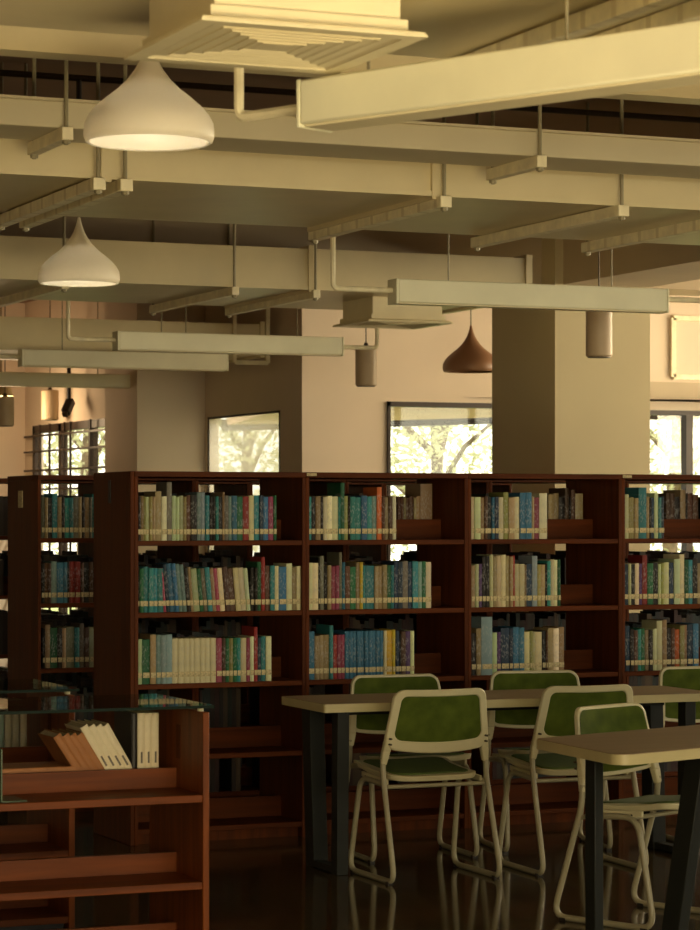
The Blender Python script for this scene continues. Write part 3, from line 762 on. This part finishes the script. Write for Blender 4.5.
JY = LY0 + .58 / 2 + .03
JZ = .60
def journal(px, lean, w, h, label, mat='jour', grp='journals on the low bookcase', y=JY, marks=True, dep=.2, z=JZ):
    x = XY(px, y)
    o = book_mesh('bound_journal', w, h, dep, False, mat=M[mat], loc=(x, y, z + .001 + abs(math.sin(lean)) * w / 2), lean=lean)
    if marks:
        MB().box(-w * .12, w * .12, -.003, -.001, .085, .125).build('spine_print', M['jmark'], o, local=True)
    tag(o, label, 'journal', grp)
    return o
# three upright ivory volumes by the side panel
for i, px in enumerate((141.5, 148.5, 155.5)):
    journal(px, 0, .0265, .262, f'ivory journal standing upright on the low bookcase, {ORD[i]} of three')
o = journal(134.5, 0, .022, .262, 'black journal between the leaning and the upright ivory ones', 'dark', marks=False)
for i, px in enumerate((118, 125, 132, 139)):
    journal(px, R(-30), .028, .25, f'ivory journal leaning over on the low bookcase, {ORD[i]} of four')
for i, px in enumerate((90, 98, 105, 112)):
    journal(px, R(-33), .03, .222, f'brown-covered journal leaning on the low bookcase, {ORD[i]} of four', 'kraft', marks=False)
# flat pile end
xk = XY(30, JY)
tag(MB().box(xk - .17, xk + .2, JY - .0, JY + .2, JZ, JZ + .085).build('bound_journal', M['kraft'], None, bevel=.004), 'brown journal lying flat beside the leaning brown ones', 'journal', 'journals on the low bookcase')
# grey volumes on the second low bookcase
J2 = LY2 + .58 / 2 + .03
for i, px in enumerate((1, 8.5, 16, 24)):
    col = ((150, 176, 160), (186, 180, 150), (170, 166, 140), (190, 182, 150))[i]
    o = book_mesh('bound_journal', .0265, .245, .2, False, col=col, loc=(XY(px, J2), J2, .60), lean=0)
    tag(o, f'grey-green journal on the rear low bookcase, {ORD[i]} of four', 'journal', 'journals on the rear low bookcase')
# green bookend
be = onY(5, 800, LY0 + .06)
r = thing('bookend', (be.x, be.y, .60), 'green metal bookend at the edge of the front low bookcase', 'bookend')
MB().box(be.x - .02, be.x - .014, be.y - .02, be.y + .14, .60, .78).build('upright_plate', M['greenm'], r, bevel=.001)
MB().box(be.x - .014, be.x + .07, be.y - .02, be.y + .14, .6, .604).build('base_plate', M['greenm'], r)

# ------------------------------------------------------------------ chairs
def rrect(ht, hb, z0, z1, rad, f, ne=8, na=6):
    pts = []
    def hw(z): return hb + (ht - hb) * (z - z0) / (z1 - z0)
    cs = [(1, z0, -90, 0), (1, z1, 0, 90), (-1, z1, 90, 180), (-1, z0, 180, 270)]
    loop = []
    for sx, zc, a0, a1 in cs:
        cz = zc + (rad if zc == z0 else -rad); cxx = sx * (hw(zc) - rad)
        for k in range(na + 1):
            a = R(a0 + (a1 - a0) * k / na); loop.append((cxx + rad * math.cos(a), cz + rad * math.sin(a)))
        loop.append(None)
    out = []; n = len(loop)
    for i, p in enumerate(loop):
        if p is not None: out.append(p)
        else:
            a = loop[i - 1]; b = loop[(i + 1) % n]
            for k in range(1, ne): out.append((a[0] + (b[0] - a[0]) * k / ne, a[1] + (b[1] - a[1]) * k / ne))
    return [f(x, z) for x, z in out]
def back_y(x, z): return -.165 - .15 * (z - .58) - .034 * (1 - (x / .24) ** 2)
def back_z(x, z): return z - .02 * (1 - (x / .24) ** 2) * (.86 - z) / .28
def make_chair():
    c = thing('chair', (0, 0, 0), None, 'chair')
    # backrest frame
    def pt(dy): return lambda x, z: Vector((x, back_y(x, z) + dy, back_z(x, z)))
    of = rrect(.220, .243, .566, .822, .05, pt(.010)); ob = rrect(.220, .243, .566, .822, .05, pt(-.012))
    i_f = rrect(.185, .204, .611, .794, .03, pt(.008)); ib = rrect(.185, .204, .611, .794, .028, pt(-.010))
    fm = MB(); fm.loft([of, i_f, ib, ob], closed=True)
    fr = fm.build('backrest_frame', M['white'], c, bevel=.005, local=True)
    for s in (-1, 1):
        e = MB(); xs = s * .222
        e.bar((xs - s * .004, back_y(.22, .64) + 0, .66), (s * .232, -.158, .555), .03, .026, .036, .03, up=(0, 1, 0))
        e.bar((s * .232, -.158, .56), (s * .241, -.150, .50), .036, .03, .026, .026, up=(0, 1, 0))
        a = e.build('arm_bracket', M['white'], c, bevel=.006, local=True)
        sb_ = MB()
        for zz in (.612, .588): sb_.tube([(s * .226, back_y(.22, zz) - .03, zz), (s * .226, back_y(.22, zz) - .006, zz)], .0045, 8)
        sb_.build('screw', M['rod'], a, local=True)
    # mesh panel: fills the frame from behind, laps over it in front
    def ploops(ht, hb, z0, z1, rad, dy, order):
        out = []
        for f in order:
            zc = (z0 + z1) / 2
            base = rrect(ht, hb, z0, z1, rad, lambda x, z: (x, z), 6, 5)
            out.append([Vector((x * f, back_y(x * f, zc + (z - zc) * f) + dy, back_z(x * f, zc + (z - zc) * f))) for x, z in base])
        return out
    fs = (.02, .25, .5, .75, 1)
    g = MB(); g.loft(ploops(.207, .227, .582, .811, .04, .0125, fs) + ploops(.204, .224, .584, .808, .04, .009, fs[::-1]))
    g.build('back_mesh', M['mesh'], c, local=True)
    g = MB(); g.loft(ploops(.187, .206, .603, .796, .03, -.004, fs) + ploops(.187, .206, .603, .796, .03, .0, fs[::-1]))
    g.build('back_lining', M['mesh'], c, local=True)
    # seat shell and pad
    def zs(y): return .436 + .03 * (y + .17) / .40 - .012 * math.sin(math.pi * (y + .17) / .40)
    def sp(dz): return lambda x, y: Vector((x, y, zs(y) + dz + .012 * (abs(x) / .21) ** 4))
    so0 = rrect(.212, .200, -.17, .235, .05, sp(-.014)); so1 = rrect(.218, .206, -.176, .24, .055, sp(.010))
    sh_ = MB(); sh_.loft([so0, so1]); sh_.build('seat_shell', M['white'], c, bevel=.004, local=True)
    q0_ = rrect(.196, .184, -.152, .222, .05, sp(.006)); q1_ = rrect(.190, .178, -.146, .216, .05, sp(.021))
    MB().loft([q0_, q1_]).build('seat_pad', M['pad'], c, bevel=.004, local=True)
    # sled legs
    for s in (-1, 1):
        x = s * .243; xi = s * .236
        pts = [(x, -.150, .53), (x, -.156, .445), (x * 1.03, -.29, .012), (x * 1.03, .195, .012), (xi, .105, .425), (xi * .98, -.14, .412)]
        l = MB().tube(pts, .0122, 12, .07).build('leg', M['tube'], c, local=True)
        for yy in (-.235, .15): MB().box(x * 1.03 - .012, x * 1.03 + .012, yy - .014, yy + .014, 0, .013).build('glide', M['dark'], l, local=True)
        p = MB(); 
        for k in range(7): p.tube([(s * .2262, -.06 + k * .022, .424 + k * .0008), (s * .2296, -.06 + k * .022, .424 + k * .0008)], .0045, 6)
        sr = MB().bar((s * .221, -.15, .424), (s * .221, .12, .436), .012, .024); srr = sr.build('seat_rail', M['white'], c, bevel=.003, local=True)
        p.build('slot', M['dark'], srr, local=True)
    MB().tube([(-.236, -.158, .404), (.236, -.158, .404)], .009, 10).build('stretcher', M['tube'], c, local=True)
    MB().tube([(-.228, .06, .416), (.228, .06, .416)], .009, 10).build('stretcher', M['tube'], c, local=True)
    return c
ch0 = make_chair()
CH = [(4.703, 10.30, 0, 'white-framed green mesh chair on the near side of far table, by its end'),
      (5.41, 10.27, R(-2), 'white-framed green chair on near side of far table, partly behind the near chair'),
      (4.91, 10.85, R(177), "green mesh chair across the far table, nearest the table's free end"),
      (5.62, 10.87, R(170), 'green mesh chair across the far table, second from the table end'),
      (6.545, 10.86, R(176), 'green mesh chair across the far table, cut by the frame'),
      (5.005, 8.80, R(204), 'green chair turned toward the viewer behind the near table, bright translucent back'),
      (5.84, 9.02, R(197), 'chair behind the near table of which only a leg loop shows')]
for i, (x, y, rz, lb) in enumerate(CH):
    c = ch0 if i == 0 else copy_tree(ch0)
    c.location = (x, y, 0); c.rotation_euler = (0, 0, rz); tag(c, lb, 'chair', 'green mesh sled chairs')

# ------------------------------------------------------------------ tables
def table(corner, L, D, rz, label, rad, legs, bars):
    t = thing('table', (corner.x, corner.y, 0), label, 'table', 'laminate reading tables', rz)
    # local: front-left corner at origin, x along length, y to the back
    def outline(z, ins):
        out = []
        for cx_, cy_, a0 in ((L - rad, rad, -90), (L - rad, D - rad, 0), (rad, D - rad, 90), (rad, rad, 180)):
            for k in range(9):
                a = R(a0 + 90 * k / 8); out.append((cx_ + (rad - ins) * math.cos(a), cy_ + (rad - ins) * math.sin(a), z))
        return out
    MB().loft([outline(.714, .003), outline(.7505, .003)]).build('tabletop', M['top'], t, local=True)
    MB().loft([outline(.713, 0), outline(.7485, 0), outline(.7485, .0028), outline(.713, .0028)], closed=True).build('edge_band', M['edge'], t, local=True)
    for (x0, y0, x1, y1, w, dd) in legs:
        MB().hexa([(x1 - w / 2, y1 - dd / 2, 0), (x1 + w / 2, y1 - dd / 2, 0), (x1 + w / 2, y1 + dd / 2, 0), (x1 - w / 2, y1 + dd / 2, 0),
                   (x0 - w / 2, y0 - dd / 2, .712), (x0 + w / 2, y0 - dd / 2, .712), (x0 + w / 2, y0 + dd / 2, .712), (x0 - w / 2, y0 + dd / 2, .712)]).build('leg', M['legs'], t, bevel=.003, local=True)
    for (p, q) in bars: MB().bar(p, q, .05, .03).build('crossbar', M['legs'], t, bevel=.003, local=True)
    MB().box(.14, L - .14, D / 2 - .02, D / 2 + .02, .68, .712).build('under_rail', M['legs'], t, local=True)
    return t
c = onZ(324.5, 704.4, .75)
D1 = .54
rz1 = R(-1.2)
fl = [(.11, .09, .11, .10, .055, .07), (.11, .43, .12, .40, .07, .10)]
L1 = 1.93
far_legs = fl + [(L1 - .11, a[1], L1 - .11, a[3], a[4], a[5]) for a in fl]
table(c, L1, D1, rz1, 'long far reading table with chairs on both sides', .012, far_legs,
      [((.11, .10, .018), (.11, .42, .018)), ((L1 - .11, .10, .018), (L1 - .11, .42, .018))])
# the near table: skewed top (a slanted short end), long edges turned away from the far table's
def poly_round(P, rad, z, ins):
    out = []; n = len(P)
    for i in range(n):
        a, b, d = Vector(P[i - 1]), Vector(P[i]), Vector(P[(i + 1) % n])
        u, v = (a - b).normalized(), (d - b).normalized()
        half = u.angle(v) / 2; bis = (u + v).normalized(); ce = b + bis * (rad / math.sin(half))
        s0 = b + u * (rad / math.tan(half)) - ce; s1 = b + v * (rad / math.tan(half)) - ce
        a0 = math.atan2(s0.y, s0.x); da = (math.atan2(s1.y, s1.x) - a0 + math.pi) % (2 * math.pi) - math.pi
        for k in range(9): out.append((ce.x + (rad - ins) * math.cos(a0 + da * k / 8), ce.y + (rad - ins) * math.sin(a0 + da * k / 8), z))
    return out
P0, P1 = onZ(619, 755.5, .75).xy, onZ(534, 738.5, .75).xy
LD = Vector((math.cos(R(19)), math.sin(R(19)))); ND = Vector((-LD.y, LD.x))
P2, P3 = P1 + LD * 1.5, P0 + LD * 1.3
PS = [P0, P3, P2, P1]
t = thing('table', (P0.x, P0.y, 0), 'near reading table at the frame edge with a rounded corner', 'table', 'laminate reading tables')
MB().loft([poly_round(PS, .05, .714, .003), poly_round(PS, .05, .7505, .003)]).build('tabletop', M['top'], t)
MB().loft([poly_round(PS, .05, .713, 0), poly_round(PS, .05, .7485, 0), poly_round(PS, .05, .7485, .0028), poly_round(PS, .05, .713, .0028)], closed=True).build('edge_band', M['edge'], t)
def px_of(p): return 350 + FPX * (p.x * ca - p.y * sa) / (p.x * sa + p.y * ca)
LL = .1
while px_of(P0 + LD * LL + ND * .07) < 699 and LL < .9: LL += .005
B0 = P0 + LD * LL + ND * .07; A0 = B0 + ND * .39
while px_of(A0) > 594.5: A0 = A0 - LD * .004
def leg4(p, q, w, d):
    m = MB(); u = LD * w / 2; v = ND * d / 2
    m.hexa([(*(q + a * u + b * v), 0) for a, b in ((-1, -1), (1, -1), (1, 1), (-1, 1))] + [(*(p + a * u + b * v), .712) for a, b in ((-1, -1), (1, -1), (1, 1), (-1, 1))])
    m.build('leg', M['legs'], t, bevel=.003)
leg4(A0, A0, .045, .05); leg4(B0, B0 + ND * .13, .055, .08)
leg4(A0 + LD * .75, A0 + LD * .75, .045, .05); leg4(B0 + LD * .75, B0 + LD * .75 + ND * .13, .055, .08)

# ------------------------------------------------------------------ outdoors
struct('ground', MB().box(S5X + .2, 50, F1Y + .2, 60, -.3, -.13), M['grass'], smooth=False)
e0, e1 = onZ(380, 421, 2.43), onZ(520, 417, 2.43)
dxy = (e1 - e0); k0 = e0 - dxy * 1.2; k1 = e1 + dxy * 3
pc = MB(); 
fw = Vector((0, 0, .10))
yw = F1Y + .2
pc.hexa([(S3X + .3, yw, 2.43), (XR, yw, 2.43), (k1.x, k1.y, 2.43), (k0.x, k0.y, 2.43), (S3X + .3, yw, 2.53), (XR, yw, 2.53), (k1.x, k1.y, 2.53), (k0.x, k0.y, 2.53)])
struct('porch_roof', pc, M['conc'], smooth=False)
struct('porch_beam', MB().bar(k0 + Vector((0, .05, -.0)), k1 + Vector((0, .05, 0)), .10, .11), M['frame'], smooth=False)
def tree(x, y, h, cr, n, label, lean=0):
    r = thing('garden_tree', (x, y, -.13), label, 'tree', 'garden trees outside the windows')
    m = MB(); top = Vector((x + lean, y, h * .8))
    m.tube([(x, y, -.13), (x + lean * .3, y, h * .3), (x + lean * .6 + .05, y, h * .55), top], lambda t: .11 * (1 - .7 * t), 10)
    for k in range(9):
        a = k * 2.4; z = h * (.3 + .05 * k); b = Vector((x + lean * .5, y, z)); e = b + Vector((math.cos(a) * cr * .75, math.sin(a) * cr * .75, h * .18))
        m.tube([b, (b + e) / 2 + Vector((0, 0, .12)), e], lambda t: .045 * (1 - .7 * t), 6)
    m.build('trunk', M['trunk'], r)
    lf = MB()
    for k in range(n):
        u = Vector((random.gauss(0, 1), random.gauss(0, 1), random.gauss(0, 1))).normalized() * (random.random() ** .45)
        p = Vector((x + lean + u.x * cr, y + u.y * cr, h * .58 + u.z * h * .5))
        if p.z < .2: continue
        s = random.uniform(.025, .07); d = Vector((random.gauss(0, 1), random.gauss(0, 1), random.gauss(0, .7))).normalized()
        w = d.orthogonal().normalized(); w.rotate(Matrix.Rotation(random.random() * 6.28, 3, d))
        v = [lf.bm.verts.new(q) for q in (p, p + d * s + w * s * .4, p + d * s * 2, p + d * s - w * s * .4)]
        lf.face(v)
    tag(lf.build('crown', M['leaf'], r, smooth=False, nofix=True), kind='stuff')
for (px, Y, h, cr, n, lb, ln) in ((447, 25.5, 4.4, 1.75, 6500, 'pale leafy tree with a leaning trunk outside the back window', -.3), (668, 25.6, 4.4, 1.7, 6000, 'pale leafy tree outside the window beyond the wide column', .1),
                              (244, 31.5, 4.8, 1.6, 5500, 'hazy tree outside the skewed window', 0), (84, 28.6, 4.6, 1.45, 5000, 'golden-green tree outside the barred window', 0)):
    tree(XY(px, Y), Y, h, cr, n, lb, ln)

# ------------------------------------------------------------------ light
w = bpy.data.worlds.new('World'); sc.world = w; w.use_nodes = True
bg = w.node_tree.nodes['Background']; bg.inputs['Color'].default_value = (1, .93, .80, 1); bg.inputs['Strength'].default_value = 3.0
def area(name, loc, tgt, sx, sy, power, col, spread=180):
    l = bpy.data.lights.new(name, 'AREA'); l.shape = 'RECTANGLE'; l.size = sx; l.size_y = sy; l.energy = power; l.color = col; l.spread = R(spread)
    o = bpy.data.objects.new(name, l); COL.objects.link(o); o.location = loc
    o.rotation_euler = (Vector(tgt) - Vector(loc)).to_track_quat('-Z', 'Y').to_euler()
    return o
area('assumed_front_daylight', (4.7, YB - .3, 2.6), (4.7, 12, 2.3), 14, 1.3, 330, (1, .88, .61))  # added light outside the assumed, unseen window behind the camera
area('assumed_right_daylight', (XR + .3, 4.6, 2.55), (0, 4.6, 2.3), 8.2, 1.3, 95, (1, .88, .61))  # added light outside the assumed right-wall window, out of view
area('assumed_right_back_daylight', (XR + .3, 13.8, 2.55), (0, 14.5, 2.3), 5.8, 1.3, 520, (1, .79, .50))  # second added light at that assumed window, brightens the back wall
area('added_floor_uplight', (2.6, 1.2, .12), (3.9, 5.6, 4.2), 5.0, 2.0, 295, (1, .80, .45), 130)  # added unseen up-light near the floor, stands in for assumed floor bounce
pl = bpy.data.lights.new('corner_lamp', 'POINT'); pl.energy = 30; pl.color = (1, .70, .40); pl.shadow_soft_size = .2
po = bpy.data.objects.new('corner_lamp', pl); COL.objects.link(po); po.location = lampc - Vector((0, 0, .16))
s = bpy.data.lights.new('sun', 'SUN'); s.energy = 2.0; s.angle = R(2); s.color = (1, .9, .7)
so = bpy.data.objects.new('sun', s); COL.objects.link(so); so.rotation_euler = (R(38), R(20), 0); so.location = (20, 20, 10)

# ------------------------------------------------------------------ camera and view
cd = bpy.data.cameras.new('Camera'); cam = bpy.data.objects.new('Camera', cd); COL.objects.link(cam); sc.camera = cam
cam.location = (0, 0, H); cam.rotation_euler = (R(90), 0, -YAW)
cd.sensor_fit = 'HORIZONTAL'; cd.sensor_width = 36; cd.lens = 36 * FPX / 700
cd.shift_x = 0; cd.shift_y = (HY - 465) / 700
cd.dof.use_dof = True; cd.dof.focus_distance = 11.5; cd.dof.aperture_fstop = 11
cd.clip_start = .1; cd.clip_end = 200
sc.view_settings.view_transform = 'Standard'; sc.view_settings.look = 'None'
sc.view_settings.exposure = 0; sc.view_settings.gamma = 1; sc.view_settings.use_curve_mapping = False
sc.cycles.max_bounces = 8; sc.cycles.transparent_max_bounces = 24
sc.cycles.use_denoising = True
print('BOOKS', COUNT)
